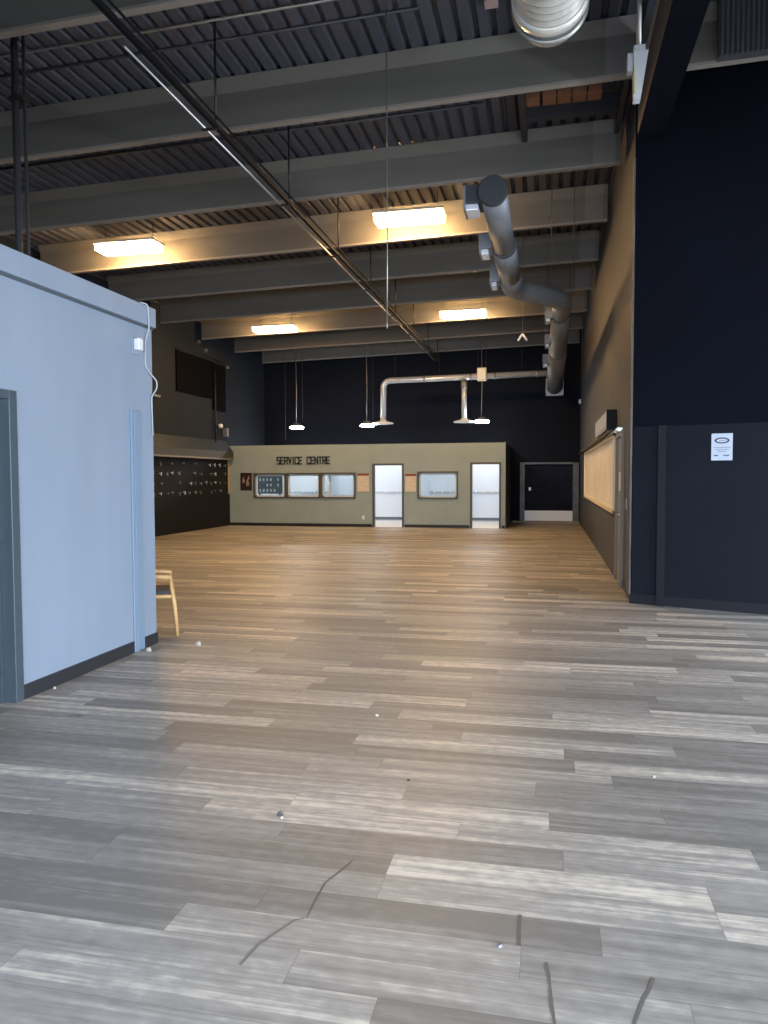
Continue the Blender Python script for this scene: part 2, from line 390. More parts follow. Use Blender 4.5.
# front of the hall behind the camera: shop front with open glazing
bm = B()
FX0, FX1 = -3.7, 7.9
box(bm, FX0, FX1, -5.2, -5.0, 0, .25); box(bm, FX0, FX1, -5.2, -5.0, 3.1, 6.75); box(bm, FX0, -3.2, -5.2, -5.0, .25, 3.1); box(bm, 7.4, FX1, -5.2, -5.0, .25, 3.1)
for xx in (-.55, 2.1, 4.75): box(bm, xx - .04, xx + .04, -5.15, -5.05, .25, 3.1)
struct('wall_front', bm, M['office_dark'])
struct('daylight_baffle', box(B(), -3.65, 7.9, -5.0, .5, 3.2, 3.4), M['office_dark'], label='unseen slab added to keep daylight off the roof beams')  # added out of view to block upward daylight from the shop front
bm = box(box(box(box(B(), 7.9, 8.05, -5.2, 1.0, 0, 6.8), 7.9, 8.05, 8.8, 9.4, 0, 6.8), 7.9, 8.05, 1.0, 8.8, 0, .2), 7.9, 8.05, 1.0, 8.8, 2.75, 6.8)
for yy in (3.6, 6.2): box(bm, 7.93, 8.02, yy - .04, yy + .04, .2, 2.75)
struct('wall_side_right', bm, M['navy'])

# ------------------------------------------------------------------ roof structure
GY = [6.5, 8.95, 11.4, 13.85, 16.3, 18.75, 21.2, 23.65, 26.1, 8.95]
BL = ['dark ceiling beam nearest the camera, cutting across the top left corner',
      'wide dark ceiling beam whose face runs just below the end of the silver flexible duct',
      'dark ceiling beam directly above the round end cap of the grey duct',
      'tan lit ceiling beam behind the two nearer bright lamps',
      'ceiling beam with a tan lower half, next one behind the two nearer lamps',
      'thin looking brown ceiling beam second behind the two nearer lamps',
      'tan lit ceiling beam behind the two farther lamps',
      'brown ceiling beam next behind the two farther lamps',
      'greyish ceiling beam farthest back, just before the black back wall',
      'short piece of grey ceiling beam right of the girder, partly behind the ribbed panel']
def beam_piece(bm, x0, x1, y0, y1, a, b):
    return hexa(bm, [(x0, y0, zb(x0) + a), (x1, y0, zb(x1) + a), (x1, y1, zb(x1) + a), (x0, y1, zb(x0) + a), (x0, y0, zb(x0) + b), (x1, y0, zb(x1) + b), (x1, y1, zb(x1) + b), (x0, y1, zb(x0) + b)])
for i, y in enumerate(GY):
    x0_, x1 = -10.3, .96
    if i == 9: x0_, x1 = 1.33, 7.8
    t = thing('ceiling_beam', BL[i], 'beam', ((x0_ + x1) / 2, y + .1, zb((x0_ + x1) / 2)), 'ceiling beams')
    obj('web', beam_piece(B(), x0_, x1, y + .005, y + .09, .03, .45), M['beam'], t)
    bm = B(); q = [(x, yy, zb(x) + dz) for yy0, yy1, dz in ((y + .004, y + .10, .45), (y - .09, y + .19, .595)) for x, yy in ((x0_, yy0), (x1, yy0), (x1, yy1), (x0_, yy1))]
    hexa(bm, q); obj('upper_flange', bm, M['beam'], t)
    obj('lower_flange', beam_piece(B(), x0_, x1, y, y + .095, 0, .03), M.setdefault('beam_edge', mat('beam_edge_pale', '86807a', .6)), t)  # lower flange in a paler tone than the web

# girder running in depth above the corner of the navy wall
t = thing('steel_girder', 'dark girder running overhead towards the camera from the top of the navy wall corner', 'girder', (1.15, 5, 5.65))
obj('web', box(B(), 1.012, 1.29, -4.9, 9.70, 5.66, 6.19), mat('girder_side', '57524d', .6, noise=.1, nscale=2), t, 'taupe side of the girder')
obj('lower_plate', box(B(), 1.0, 1.31, -4.9, 9.72, 5.645, 5.66), M['navy'], t, 'navy underside of the girder')
obj('upper_flange', box(B(), .985, 1.3, -4.9, 9.70, 6.19, 6.22), mat('girder_edge', '8b8881', .5), t, 'pale upper edge of the girder')

# ribbed panel in front of the beam above the navy wall
bm = B(); x = 1.72
while x < 4.2:
    hexa(bm, [(x, 8.72, zb(x) - .05), (x + .022, 8.70, zb(x) - .05), (x + .044, 8.72, zb(x) - .05), (x + .022, 8.74, zb(x) - .05), (x, 8.72, zb(x) + .55), (x + .022, 8.70, zb(x) + .55), (x + .044, 8.72, zb(x) + .55), (x + .022, 8.74, zb(x) + .55)]); x += .05
beam_piece(bm, 1.72, 4.2, 8.735, 8.84, -.05, .605)
tag(obj('ribbed_panel', bm, mat('ribbed_grey', '4a4b52', .5, .2)), 'grey finely ribbed metal panel overhead at the top right corner', 'panel')

# roof hatch framing with brown boards between the second and third beams
t = thing('roof_hatch', 'framed roof opening with brown boards near the top right, behind the wide dark beam', 'hatch', (.2, 10.3, 6.4))
y0, y1 = 9.35, 11.3
for q in ((-.42, -.34), (.86, .93)): obj('side_bar', box(B(), q[0], q[1], y0, y1, 6.44, 6.60), M['steel_dark'], t)
obj('cross_bar', box(B(), -.34, .86, 10.42, 10.52, 6.36, 6.60), mat('hatch_bar', '26272f', .6), t)
for i in range(5):
    xx = -.33 + i * .19 + (0 if i < 1 else .02)
    obj('board', box(B(), xx, xx + .175, 10.15, 10.40, 6.50, 6.60, .004), M['brown_wood'], t, 'brown wooden board')

# ------------------------------------------------------------------ services under the roof
# long suspended track
t = thing('suspended_conduit_track', 'long dark track with a bright conduit hung below the beams, running away to the back', 'conduit track', (-3.57, 15, 5.4))
obj('channel', box(B(), -3.59, -3.545, .5, 24.9, 5.39, 5.44), M.setdefault('track', mat('track_black', '15161b', .8, spec=.1)), t)
obj('conduit', sweep(B(), [(-3.69, 6.15, 5.40), (-3.69, 24.6, 5.40)], .014, 10), M['steel_bright'], t, 'bright silver conduit')
obj('conduit', sweep(B(), [(-3.52, 3.0, 5.47), (-3.52, 24.7, 5.47)], .012, 10), M['track'], t)
for y in (4.0, 7.75, 10.1, 12.6, 15.0, 17.5, 19.9, 22.4, 24.3):
    bm = box(B(), -3.72, -3.51, y - .02, y + .02, 5.372, 5.388); sweep(bm, [(-3.56, y, 5.388), (-3.56, y, zd(-3.56) + .02)], .014, 8)
    box(bm, -3.63, -3.49, y - .03, y + .03, zd(-3.56) - .03, zd(-3.56) + .01)
    obj('hanger', bm, M['black'], t)

t = thing('standing_pipe', 'pair of dark upright pipes rising behind the grey blue office wall', 'pipe', (-5.3, 6.8, 0))
obj('pipe', sweep(B(), [(-5.3, 6.8, 0), (-5.3, 6.8, zd(-5.3))], .035, 14), M['steel_dark'], t)
obj('pipe', sweep(B(), [(-5.21, 6.82, 0), (-5.21, 6.82, zd(-5.2))], .016, 10), M['steel_dark'], t)
for z in (1.2, 3.6, 5.4): obj('clamp', box(B(), -5.35, -5.185, 6.76, 6.86, z, z + .04), M['black'], t)

def slope_pipe(x0, x1, y, dz, r, m, label, bars=()):
    o = obj('conduit', sweep(B(), [(x0, y, zb(x0) + dz), (x1, y, zb(x1) + dz)], r, 8), m)
    return tag(o, label, 'conduit')
slope_pipe(-10.2, .9, 7.72, .565, .016, M['galv'], 'thin grey conduit crossing the roof deck nearer of the two at top left')
slope_pipe(-10.2, -1.4, 8.12, .585, .02, M['steel_dark'], 'thin dark conduit crossing the roof deck farther of the two at top left')
slope_pipe(-10.2, -.9, 10.35, .575, .02, M['steel_dark'], 'thin dark conduit on the deck between the two dark middle beams')

def cable(name, x, y, z0, label, end=None):
    t = thing(name, label, 'cable', (x, y, z0))
    obj('wire', sweep(B(), [(x, y, z0), (x + .006, y, z0 + .8), (x, y, zd(x) + .02)], .006, 6), M['galv'], t)
    return t
t = cable('hanging_cable', -1.72, 8.0, 3.25, 'thin cable hanging from the roof straight down past the nearer right lamp')
obj('end_ferrule', sweep(B(), [(-1.72, 8.0, 3.2), (-1.72, 8.0, 3.27)], .01, 8), M['galv'], t)
t = cable('hanging_cable', -.56, 15.9, 4.5, 'pale cable with a white forked end hanging right of the elbowed grey duct')
for s in (-1, 1): obj('prong', sweep(B(), [(-.56, 15.9, 4.54), (-.56 + s * .09, 15.9, 4.40)], .022, 8), M['white'], t)
tag(obj('junction_box', box(B(), -.70, -.56, 8.1, 8.24, zd(-.6) - .08, zd(-.6) + .01, .01), mat('dusty_pink_box', 'a58f8c', .6)), 'small pinkish junction box on the roof left of the silver flexible duct', 'junction box')

# main grey duct with side registers
DZ_ = 4.70
t = thing('round_duct', 'large dull grey round duct with elbows and side outlets hung from the roof', 'duct', (-.3, 14, 4.5))
path = bend([(-.615, 11.9, DZ_), (-.61, 12.75, DZ_), (.20, 13.7, DZ_), (.195, 14.9, DZ_)], .28, 6)
obj('duct_run', sweep(B(), [(-.62, 8.38, DZ_), (-.62, 10.35, DZ_)], .15, 28), M['galv_dark'], t)
obj('duct_run', sweep(B(), [(-.62, 10.35, DZ_)] + path[:1], .165, 28), M['galv_dark'], t)
obj('elbow_run', sweep(B(), path, .168, 28), M['galv_dark'], t)
obj('duct_run', sweep(B(), [(.195, 14.9, DZ_), (.18, 19.2, DZ_)], [.172, .215], 28), M['galv_dark'], t)
obj('duct_run', sweep(B(), [(.18, 19.2, DZ_), (.16, 26.8, DZ_)], [.222, .275], 28), M['galv_dark'], t)
bm = lathe(B(), [(.162, 0), (.167, .012), (.167, .04), (.157, .05)], (0, 0, 0), 28)
bmesh.ops.rotate(bm, verts=bm.verts, matrix=Matrix.Rotation(PI / 2, 3, 'X')); bmesh.ops.translate(bm, verts=bm.verts, vec=(-.62, 8.40, DZ_))
obj('end_cap', bm, mat('cap_slate', '22262c', .6, .2), t, 'dark slate disc closing the near end')
def band(x, y, r):
    o = obj('band', sweep(B(), [(x, y - .03, DZ_), (x, y + .03, DZ_)], r, 28), M['steel_dark'], t)
band(-.62, 10.35, .172); band(.195, 14.9, .18); band(.18, 19.2, .228)
obj('wall_collar', box(B(), -.14, .47, 26.84, 26.95, DZ_ - .31, DZ_ + .31, .01), M['galv'], t)
def register(x, y, w, h, first=False):
    o = obj('side_outlet', box(B(), x - w, x, y, y + .34, DZ_ - h / 2 + .02, DZ_ + h / 2 + .02, .004), mat('outlet_slate', '292d34', .6, .2) if first else M['galv_dark'], t)
    obj('grille', box(B(), x - w - .012, x - w + .012, y - .01, y + .36, DZ_ - h / 2 - .04, DZ_ + h / 2 + .01, .003), M['galv_dark'], o)
    obj('damper', box(B(), x - w + .01, x - .05, y + .03, y + .31, DZ_ - h / 2 - .05, DZ_ - h / 2 + .02, .01), M['galv_light'], o, 'pale lower lip of the outlet')
register(-.74, 8.45, .20, .20, True); register(-.76, 10.15, .16, .20); register(-.76, 11.75, .14, .26)
register(.05, 14.75, .14, .22); register(.02, 17.6, .13, .22); register(-.02, 20.6, .16, .26)
for y in (12.2, 16.4, 19.9, 23.2):
    xx = -.62 if y < 12 else .18
    for s in (-.17, .17): obj('hanger_rod', sweep(B(), [(xx + s * (1.0 if y < 15 else 1.3), y, DZ_), (xx + s * (1.0 if y < 15 else 1.3), y, zd(xx) + .02)], .006, 6), M['steel_dark'], t)

# small bright branch duct over the service rooms
BZ = 4.86; BY = 25.0
t = thing('branch_duct', 'slim bright silver duct along the back with two drops ending in round diffusers', 'duct', (-2.8, BY, 3.4))
obj('duct_run', sweep(B(), bend([(-.02, BY, BZ + .07), (-5.50, BY, BZ - .02), (-5.52, BY, 3.48)], .25, 6), .10, 18), M['galv_light'], t)
obj('drop', sweep(B(), [(-2.77, BY, BZ + .02), (-2.77, BY, 3.50)], .085, 18), M['galv_light'], t)
obj('tee_collar', sweep(B(), [(-2.77, BY, BZ - .05), (-2.77, BY, BZ - .35)], .105, 18), M['galv'], t)
for xx in (-5.52, -2.77):
    obj('diffuser', lathe(B(), [(.09, .12), (.12, .07), (.30, .02), (.36, 0), (.34, -.03), (.1, -.05)], (xx, BY, 3.42), 28), M['white'], t, 'pale round diffuser')
for xx in (-4.1, -2.55, -1.75, -.4):
    obj('joint_band', sweep(B(), [(xx - .03, BY, BZ + .022 + .0164 * (xx + 2.8)), (xx + .03, BY, BZ + .022 + .0164 * (xx + 2.8))], .112, 18), M['galv'], t)
for xx in (-5.1, -3.6, -.9): obj('hanger_rod', sweep(B(), [(xx, BY, BZ + .07), (xx, BY, zd(xx) + .02)], .006, 6), M['steel_dark'], t)
t = thing('control_box', 'square pale box hung on rods across the slim silver duct above the right pendant lamp', 'control box', (-2.16, 24.82, 4.74))
obj('box_body', box(B(), -2.32, -2.02, 24.72, 24.88, 4.72, 5.14, .012), M['galv_box'], t)
for xx in (-2.30, -2.04): obj('hanger_rod', sweep(B(), [(xx, 24.80, 5.12), (xx, 24.80, zd(xx) + .02)], .008, 6), M['steel_dark'], t)
obj('cover', box(B(), -2.29, -2.05, 24.70, 24.72, 4.76, 5.10, .006), M['white'], t)

# silver flexible duct overhead
t = thing('flexible_duct', 'shiny silver ribbed flexible duct overhead at the top right of centre', 'duct', (-.02, 4.5, 4.8))
FZ = 5.16
pts, rr = [], []; y = 1.2
while y < 5.80:
    pts += [(-.02, y, FZ), (-.02, y + .03, FZ), (-.02, y + .06, FZ)]; rr += [.228, .268, .262]; y += .08
obj('ribbed_run', sweep(B(), pts, rr, 36), M['flex'], t)
obj('end_collar', sweep(B(), [(-.02, 5.82, FZ), (-.02, 5.84, FZ), (-.02, 5.90, FZ), (-.02, 5.92, FZ)], [.27, .285, .285, .26], 36), M['flex'], t)
obj('end_collar', sweep(B(), [(-.02, 5.98, FZ), (-.02, 6.0, FZ), (-.02, 6.04, FZ)], [.27, .29, .27], 36), M['galv'], t)
obj('neck', sweep(B(), bend([(-.02, 5.86, FZ), (-.02, 6.03, FZ), (-.02, 6.06, FZ + .02)], .02, 3), .255, 30), M['galv_dark'], t)
for yy in (3.0, 5.2):
    for s in (-.27, .27): obj('hanger_rod', sweep(B(), [(-.02 + s, yy, FZ), (-.02 + s, yy, zd(0) + .02)], .008, 6), M['steel_dark'], t)

# emergency light hanging beside the girder
EX, EY = .755, 7.2
t = thing('emergency_light', 'white tapered emergency light hanging from a conduit beside the overhead girder', 'emergency light', (EX, EY, 4.95))
obj('conduit', sweep(B(), [(EX, EY + .03, 5.40), (EX, EY + .03, zd(EX) + .02)], .022, 10), M['galv'], t)
bm = B(); hexa(bm, [(EX - .045, EY - .02, 4.95), (EX + .015, EY - .02, 4.95), (EX + .015, EY + .06, 4.95), (EX - .045, EY + .06, 4.95), (EX - .05, EY - .05, 5.36), (EX + .075, EY - .05, 5.36), (EX + .075, EY + .1, 5.36), (EX - .05, EY + .1, 5.36)])
M['grey_white'] = mat('grey_white', 'a9adb3', .5)
obj('body', bm, M['grey_white'], t)
obj('canopy', box(B(), EX - .05, EX + .05, EY - .04, EY + .1, 5.36, 5.42, .008), M['grey_white'], t)
obj('side_bracket', box(B(), EX - .10, EX - .05, EY - .03, EY + .06, 5.20, 5.36, .006), M['grey_white'], t)
obj('lens', box(B(), EX - .045, EX - .03, EY - .055, EY - .02, 5.0, 5.22), mat('lens_cream', 'b8b28a', .4), t, 'yellowish lens edge')

# lamps
def lamp(loc):
    t = thing('ceiling_lamp', 'x', 'ceiling lamp', loc, 'bright ceiling lamps')
    x, y, z = loc
    obj('housing', box(B(), x - .63, x + .63, y - .24, y + .24, z + .08, z + .13, .012), mat('lamp_housing', 'b9b4a8', .5), t)
    obj('lens', box(B(), x - .61, x + .61, y - .21, y + .21, z - .04, z + .08, .03), M['lamp_lens'], t)
    for s in (-1, 1):
        bm = sweep(B(), [(x + s * .5, y, z + .13), (x + s * .5, y, z + .52)], .006, 6)
        obj('hanger', bm, M['steel_dark'], t)
    return t
l0 = lamp((-2.45, 13.3, 6.14)); l0['label'] = 'bright rectangular ceiling lamp nearest the grey duct end cap, beside the thin hanging cable'
dup(l0, (-7.94, 13.3, 5.99), 'bright rectangular ceiling lamp high above the office wall at left')
dup(l0, (-7.74, 20.65, 5.82), 'small looking ceiling lamp at the back left, left of the long track')
dup(l0, (-2.32, 20.65, 5.99), 'small looking ceiling lamp at the back right, left of the duct elbow')

def pendant(loc):
    x, y, z = loc
    t = thing('pendant_light', 'x', 'pendant light', loc, 'pendant lights over the service rooms')
    obj('cord', sweep(B(), [(x - .02, y, z + .13), (x, y, z + 1.2), (x - .03, y, 6.57)], .012, 8), M['galv'], t)
    obj('heat_sink', lathe(B(), [(.06, .14), (.12, .12), (.13, .07), (.20, .06), (.215, .03), (.2, .02)], (x, y, z), 28), M['galv'], t)
    obj('led_lens', lathe(B(), [(.20, .03), (.24, .01), (.24, -.02), (.22, -.045), (.12, -.05)], (x, y, z), 28), M['led_lens'], t)
    return t
p0 = pendant((-2.18, 25.0, 3.42)); p0['label'] = 'round white pendant light below the pale control box, right of the right diffuser'
dup(p0, (-6.08, 25.0, 3.36), 'round white pendant light just left of the left round diffuser')
dup(p0, (-8.60, 25.0, 3.33), 'round white pendant light above the SERVICE CENTRE lettering, leftmost of the three')
for xx, lab in ((-9.05, 'faint thin wire hanging left of the leftmost pendant light'), (-8.42, 'faint thin wire hanging right of the leftmost pendant light'), (-5.9, 'faint thin wire hanging beside the middle pendant light')):
    tag(obj('hanging_wire', sweep(B(), [(xx, 25.1, 2.9 if xx < -9 else 3.5), (xx, 25.1, zd(xx) + .02)], .007, 6), M['steel_dark']), lab, 'wire')

# ------------------------------------------------------------------ service centre fittings
G = {'S': [[(1, 1), (0, 1), (0, .52), (1, .48), (1, 0), (0, 0)]], 'E': [[(1, 1), (0, 1), (0, 0), (1, 0)], [(0, .5), (.85, .5)]],
     'R': [[(0, 0), (0, 1), (1, 1), (1, .5), (0, .45)], [(.45, .48), (1, 0)]], 'V': [[(0, 1), (.5, 0), (1, 1)]], 'I': [[(.5, 0), (.5, 1)]],
     'C': [[(1, .85), (1, 1), (0, 1), (0, 0), (1, 0), (1, .15)]], 'N': [[(0, 0), (0, 1), (1, 0), (1, 1)]], 'T': [[(0, 1), (1, 1)], [(.5, 1), (.5, 0)]]}
def stroke(bm, a, b, w, y0, y1):
    a = Vector(a); b = Vector(b); d = (b - a).normalized(); n = Vector((-d.y, d.x)) * w / 2; a = a - d * w / 2; b = b + d * w / 2
    q = [a + n, b + n, b - n, a - n]
    return hexa(bm, [(p.x, y0, p.y) for p in q] + [(p.x, y1, p.y) for p in q])
t = thing('wall_lettering', 'black SERVICE CENTRE lettering on the sage wall above the three windows', 'sign', (-7.8, SY, 1.98))
word = 'SERVICE CENTRE'; x = -8.70; lw = .094
for i, ch in enumerate(word):
    if ch == ' ': x += .145; continue
    w = lw if ch != 'I' else .05
    z0 = 2.03 + .0 * i; h = .215; bm = B()
    for ln_ in G[ch]:
        for a, b in zip(ln_, ln_[1:]): stroke(bm, (x + a[0] * w, z0 + a[1] * h), (x + b[0] * w, z0 + b[1] * h), .036, SY - .022, SY - .001)
    obj('letter', bm, M['ink'], t, 'letter ' + ch)
    x += w + .0385

def board(x0, x1, z0, z1, label):
    t = thing('notice_board', label, 'notice board', ((x0 + x1) / 2, SY, z0), 'wooden notice boards')
    obj('panel', box(B(), x0, x1, SY - .025, SY, z0, z1 - .07), M['ply'], t)
    obj('header_strip', box(B(), x0, x1, SY - .035, SY, z1 - .07, z1), M['ply_red'], t, 'red brown header strip')
    bm = B()
    for i in range(3): box(bm, x0 + .02, x1 - .02, SY - .032, SY - .025, z0 + .06 + i * .14, z0 + .075 + i * .14)
    obj('shelf_lip', bm, mat('ply_pale', 'd6bd92', .6), t)
board(-5.98, -5.61, 1.13, 1.71, 'pale wooden notice board left of the left open doorway')
board(-4.43, -4.09, 1.13, 1.69, 'pale wooden notice board right of the left open doorway')

t = thing('wall_poster', 'dark brown poster with pale figures left of the service windows', 'poster', (-9.78, SY, 1.16))
obj('sheet', box(B(), -9.99, -9.59, SY - .012, SY, 1.16, 1.745), M['poster_dark'], t)
bm = B()
for cx, cz, s in ((-9.88, 1.5, .05), (-9.74, 1.42, .06), (-9.70, 1.58, .035)):
    lathe(bm, [(.4 * s, -1.9 * s), (s, -.9 * s), (.8 * s, .3 * s), (.35 * s, .9 * s), (.5 * s, 1.3 * s), (.2 * s, 1.9 * s)], (cx, 0, cz), 10)
bmesh.ops.scale(bm, verts=bm.verts, vec=(1, .08, 1)); bmesh.ops.translate(bm, verts=bm.verts, vec=(0, SY - .014, 0))
obj('pale_figure', bm, M['poster_pink'], t, 'pale pinkish shapes')
t = thing('wall_outlet', 'small white wall outlet low on the sage wall left of the left doorway', 'outlet', (-5.8, SY, .26))
obj('cover_plate', box(B(), -5.84, -5.76, SY - .012, SY, .24, .36, .004), M['white'], t)
for z in (.265, .31): obj('socket', box(B(), -5.815, -5.785, SY - .016, SY - .01, z, z + .025), M['galv'], t)

# inside the rooms
t = thing('display_panel', 'grey panel of small white tags seen through the left service window', 'display panel', (-9.33, 24.2, 0))
obj('panel', box(B(), -9.81, -8.86, 24.19, 24.235, 1.03, 1.63), M['grey_panel'], t)
for xx in (-9.7, -8.97):
    obj('leg', box(B(), xx - .02, xx + .02, 24.235, 24.27, .01, 1.55), M['steel_dark'], t)
    obj('foot', box(B(), xx - .02, xx + .02, 24.05, 24.45, .009, .04), M['steel_dark'], t)
for r in range(3):
    for c in range(6):
        if (r, c) in ((1, 0), (1, 1), (1, 4), (0, 5), (2, 4)): continue
        xx = -9.68 + c * .13; zz = 1.10 + r * .185
        obj('tag', box(B(), xx, xx + .05, 24.17, 24.19, zz, zz + .09), M['white'], t)
def rail(x0, x1, label, n):
    t = thing('coat_rail', label, 'coat rail', ((x0 + x1) / 2, 26.53, 1.0), 'coat rails in the service rooms')
    obj('rail_board', box(B(), x0, x1, 26.525, 26.55, 1.0, 1.07), mat('rail_blue_grey', 'a9b6c0', .6), t)
    for i in range(n):
        xx = x0 + (i + .5) * (x1 - x0) / n
        obj('hook', sweep(B(), [(xx, 26.525, 1.06), (xx, 26.46, 1.05), (xx, 26.45, 1.10)], .022, 8), M['white'], t)
rail(-6.85, -4.27, 'white hook rail seen through the left open doorway', 6)
rail(-4.15, -1.48, 'white hook rail seen through the right open doorway', 9)
rail(-9.9, -7.05, 'white hook rail seen through the middle service windows', 7)

# black peg board on the far left wall
t = thing('peg_board', 'large black display board with rows of small shiny pegs on the left wall', 'display board', (-10.4, 20, 0))
obj('lower_panel', box(B(), -10.54, -10.385, 15.6, SY - .02, 0, 1.05), mat('board_base_black', '17171b', .7, spec=.2), t)
obj('upper_panel', box(B(), -10.54, -10.385, 15.6, SY - .12, 1.05, 2.165), M['peg'], t)
obj('end_strip', box(B(), -10.54, -10.37, SY - .12, SY - .02, 1.05, 2.165), mat('end_strip_tan', 'b59f80', .6), t, 'pale tan edge of the upper board')
random.seed(3)
pegs = 0
PEGM = [mat('peg_pale', 'c9d4e8', .4), mat('peg_silver', '8d97a8', .4, .2), mat('peg_grey', '5d6470', .5)]
for r in range(4):
    for c in range(17):
        if random.random() < .28: continue
        y = 17.3 + c * .345 + random.uniform(-.06, .06); z = 1.16 + r * .28 + random.uniform(-.02, .02)
        s = random.choice((.6, .8, 1.0, 1.25))
        bm = sweep(B(), [(-10.385, y, z), (-10.33, y, z), (-10.31, y, z + .03)], .012 * s, 6); box(bm, -10.325, -10.315, y - .022 * s, y + .022 * s, z - .055 * s, z + .01)
        obj('peg', bm, random.choice(PEGM), t); pegs += 1

# left wall fittings
t = thing('wall_pipe', 'thin black upright pipe high on the left wall beside a small white lamp', 'pipe', (-10.5, 22.43, 2.7))
obj('pipe', sweep(B(), [(-10.46, 22.45, 2.62), (-10.46, 22.45, 5.0)], .03, 10), M['black'], t)
obj('foot', box(B(), -10.5, -10.40, 22.38, 22.52, 2.58, 2.64), M['black'], t)
t = thing('wall_lamp', 'small white globe lamp on the left wall near the back corner', 'lamp', (-10.5, 22.7, 3.2))
obj('bracket', box(B(), -10.55, -10.44, 22.66, 22.74, 3.2, 3.26), M['black'], t)
obj('globe', lathe(B(), [(.02, -.07), (.06, -.05), (.075, 0), (.06, .05), (.02, .07)], (-10.40, 22.7, 3.26), 16), M['white'], t)
tag(obj('wall_speaker', box(B(), -10.54, -10.38, 23.15, 23.29, 2.95, 3.22, .01), M['galv_dark']), 'small grey box on the left wall just right of the white globe lamp', 'box')
t = thing('wall_cable_run', 'dark cable with small fixings along the top of the left wall', 'cable', (-10.5, 21.8, 5.3))
obj('cable', sweep(B(), [(-10.52, 20.0, 5.32), (-10.52, 21.5, 5.42), (-10.52, 23.6, 5.32)], .015, 8), M['black'], t)
for y, z in ((21.45, 5.75), (21.92, 5.56), (23.55, 5.27)): obj('fixing', box(B(), -10.55, -10.47, y - .05, y + .05, z - .05, z + .05, .01), M['galv_dark'], t)
tag(obj('small_wall_light', box(B(), -10.55, -10.44, 18.65, 18.95, 3.80, 3.86, .01), M['galv']), 'small grey strip fitting on the left wall beside the office corner', 'fitting')

# ------------------------------------------------------------------ office wall fittings
t = thing('wall_sensor', 'small white sensor box high on the grey blue office wall', 'sensor', (-3.7, 6.27, 2.74))
obj('back_plate', box(B(), -3.7, -3.69, 6.20, 6.36, 2.72, 2.88, .003), M['office'], t)
bm = box(B(), -3.69, -3.63, 6.215, 6.30, 2.755, 2.865, .014)
obj('sensor_head', bm, mat('sensor_white', 'bfc4cc', .5), t)
t = tag(obj('cable_cover', box(box(B(), -3.7, -3.682, 6.15, 6.32, 0, 2.215, .006), -3.682, -3.676, 6.19, 6.23, .02, 2.205, .003), mat('strip_blue_grey', '697b91', .65)), 'grey blue upright cover strip on the office wall near its corner', 'cover strip')
bm = sweep(B(), bend([(-3.70, 6.36, 3.215), (-3.66, 6.43, 3.21), (-3.66, 6.45, 2.99), (-3.688, 6.42, 2.86), (-3.69, 6.42, 2.64), (-3.685, 6.50, 2.58), (-3.665, 6.585, 2.52), (-3.665, 6.585, 2.45), (-3.688, 6.52, 2.36), (-3.688, 6.535, 2.0)], .03, 3), .0065, 8)
tag(obj('dangling_cable', bm, mat('cable_grey', '9aa2ae', .5)), 'white cable dangling down the corner of the grey blue office wall', 'cable')

# wooden armchair behind the office corner
t = thing('wooden_armchair', 'pale wooden armchair with dark seat half hidden behind the office corner', 'chair', (-4.01, 6.97, 0))
cx, cy = -4.01, 6.97
chair = t
def leg(fx, fy, tx_, ty_, h): return sweep(B(), [(cx + fx, cy + fy, 0), (cx + (fx + tx_) / 2 * 1.02, cy + (fy + ty_) / 2 * 1.02, h * .55), (cx + tx_, cy + ty_, h)], [.016, .022, .015], 10)
for fx, fy, h in ((.28, -.24, .60), (.27, .26, .60), (-.28, -.24, .60), (-.27, .26, .76)):
    obj('leg', leg(fx, fy, fx * .76, fy * .9, h), M['wood_pale'], t)
bm = B()
for a, b in (((.24, -.22), (.24, .22)), ((-.24, -.22), (-.24, .22)), ((-.24, -.22), (.24, -.22)), ((-.24, .22), (.24, .22))):
    sweep(bm, [(cx + a[0], cy + a[1], .405), (cx + b[0], cy + b[1], .405)], .02, 10)
obj('seat_frame', bm, M['wood_pale'], t)
obj('seat', box(B(), cx - .23, cx + .225, cy - .21, cy + .21, .41, .468, .02), M['seat_dark'], t, 'dark padded seat')
for s in (-1, 1): obj('armrest', sweep(B(), [(cx + .23, cy + s * .22, .595), (cx, cy + s * .235, .615), (cx - .22, cy + s * .22, .60)], [.018, .024, .02], 10), M['wood_pale'], t)
bm = sweep(B(), [(cx - .215, cy - .235, .60), (cx - .25, cy, .72), (cx - .215, cy + .235, .74)], [.02, .028, .02], 10)
obj('backrest', bm, M['wood_pale'], t)
chair.rotation_euler.z = math.radians(28)

# ------------------------------------------------------------------ right side fittings
t = thing('notice_sheet', 'white notice with an oval logo on the navy wall', 'notice', (*nv(1.03, .012), 1.77))
def sn(s0, s1, z0, z1, o0=.002, o1=.004): return navy_slab(B(), s0, s1, o0 + .012, o1 + .012, z0, z1)
S0 = .925; S1 = 1.155
def fit(px): return S0 + (px - .0) * (S1 - S0)
obj('sheet', sn(S0, S1, 1.782, 2.098, .0, .003), M['paper'], t)
bm = B(); cs, cz = (S0 + S1) / 2, 2.015; seg = 32
ou, iu = [], []
for j in range(seg):
    a = 2 * PI * j / seg
    px, py = nv(cs + .082 * math.cos(a), .0165); qx, qy = nv(cs + .060 * math.cos(a), .0165)
    ou.append(bm.verts.new((px, py, cz + .036 * math.sin(a)))); iu.append(bm.verts.new((qx, qy, cz + .021 * math.sin(a))))
for j in range(seg): bm.faces.new((ou[j], ou[(j + 1) % seg], iu[(j + 1) % seg], iu[j]))
r = bmesh.ops.extrude_face_region(bm, geom=bm.faces[:]); bmesh.ops.translate(bm, verts=[v for v in r['geom'] if isinstance(v, bmesh.types.BMVert)], vec=(-nx * .001, -ny * .001, 0))
bmesh.ops.recalc_face_normals(bm, faces=bm.faces[:])
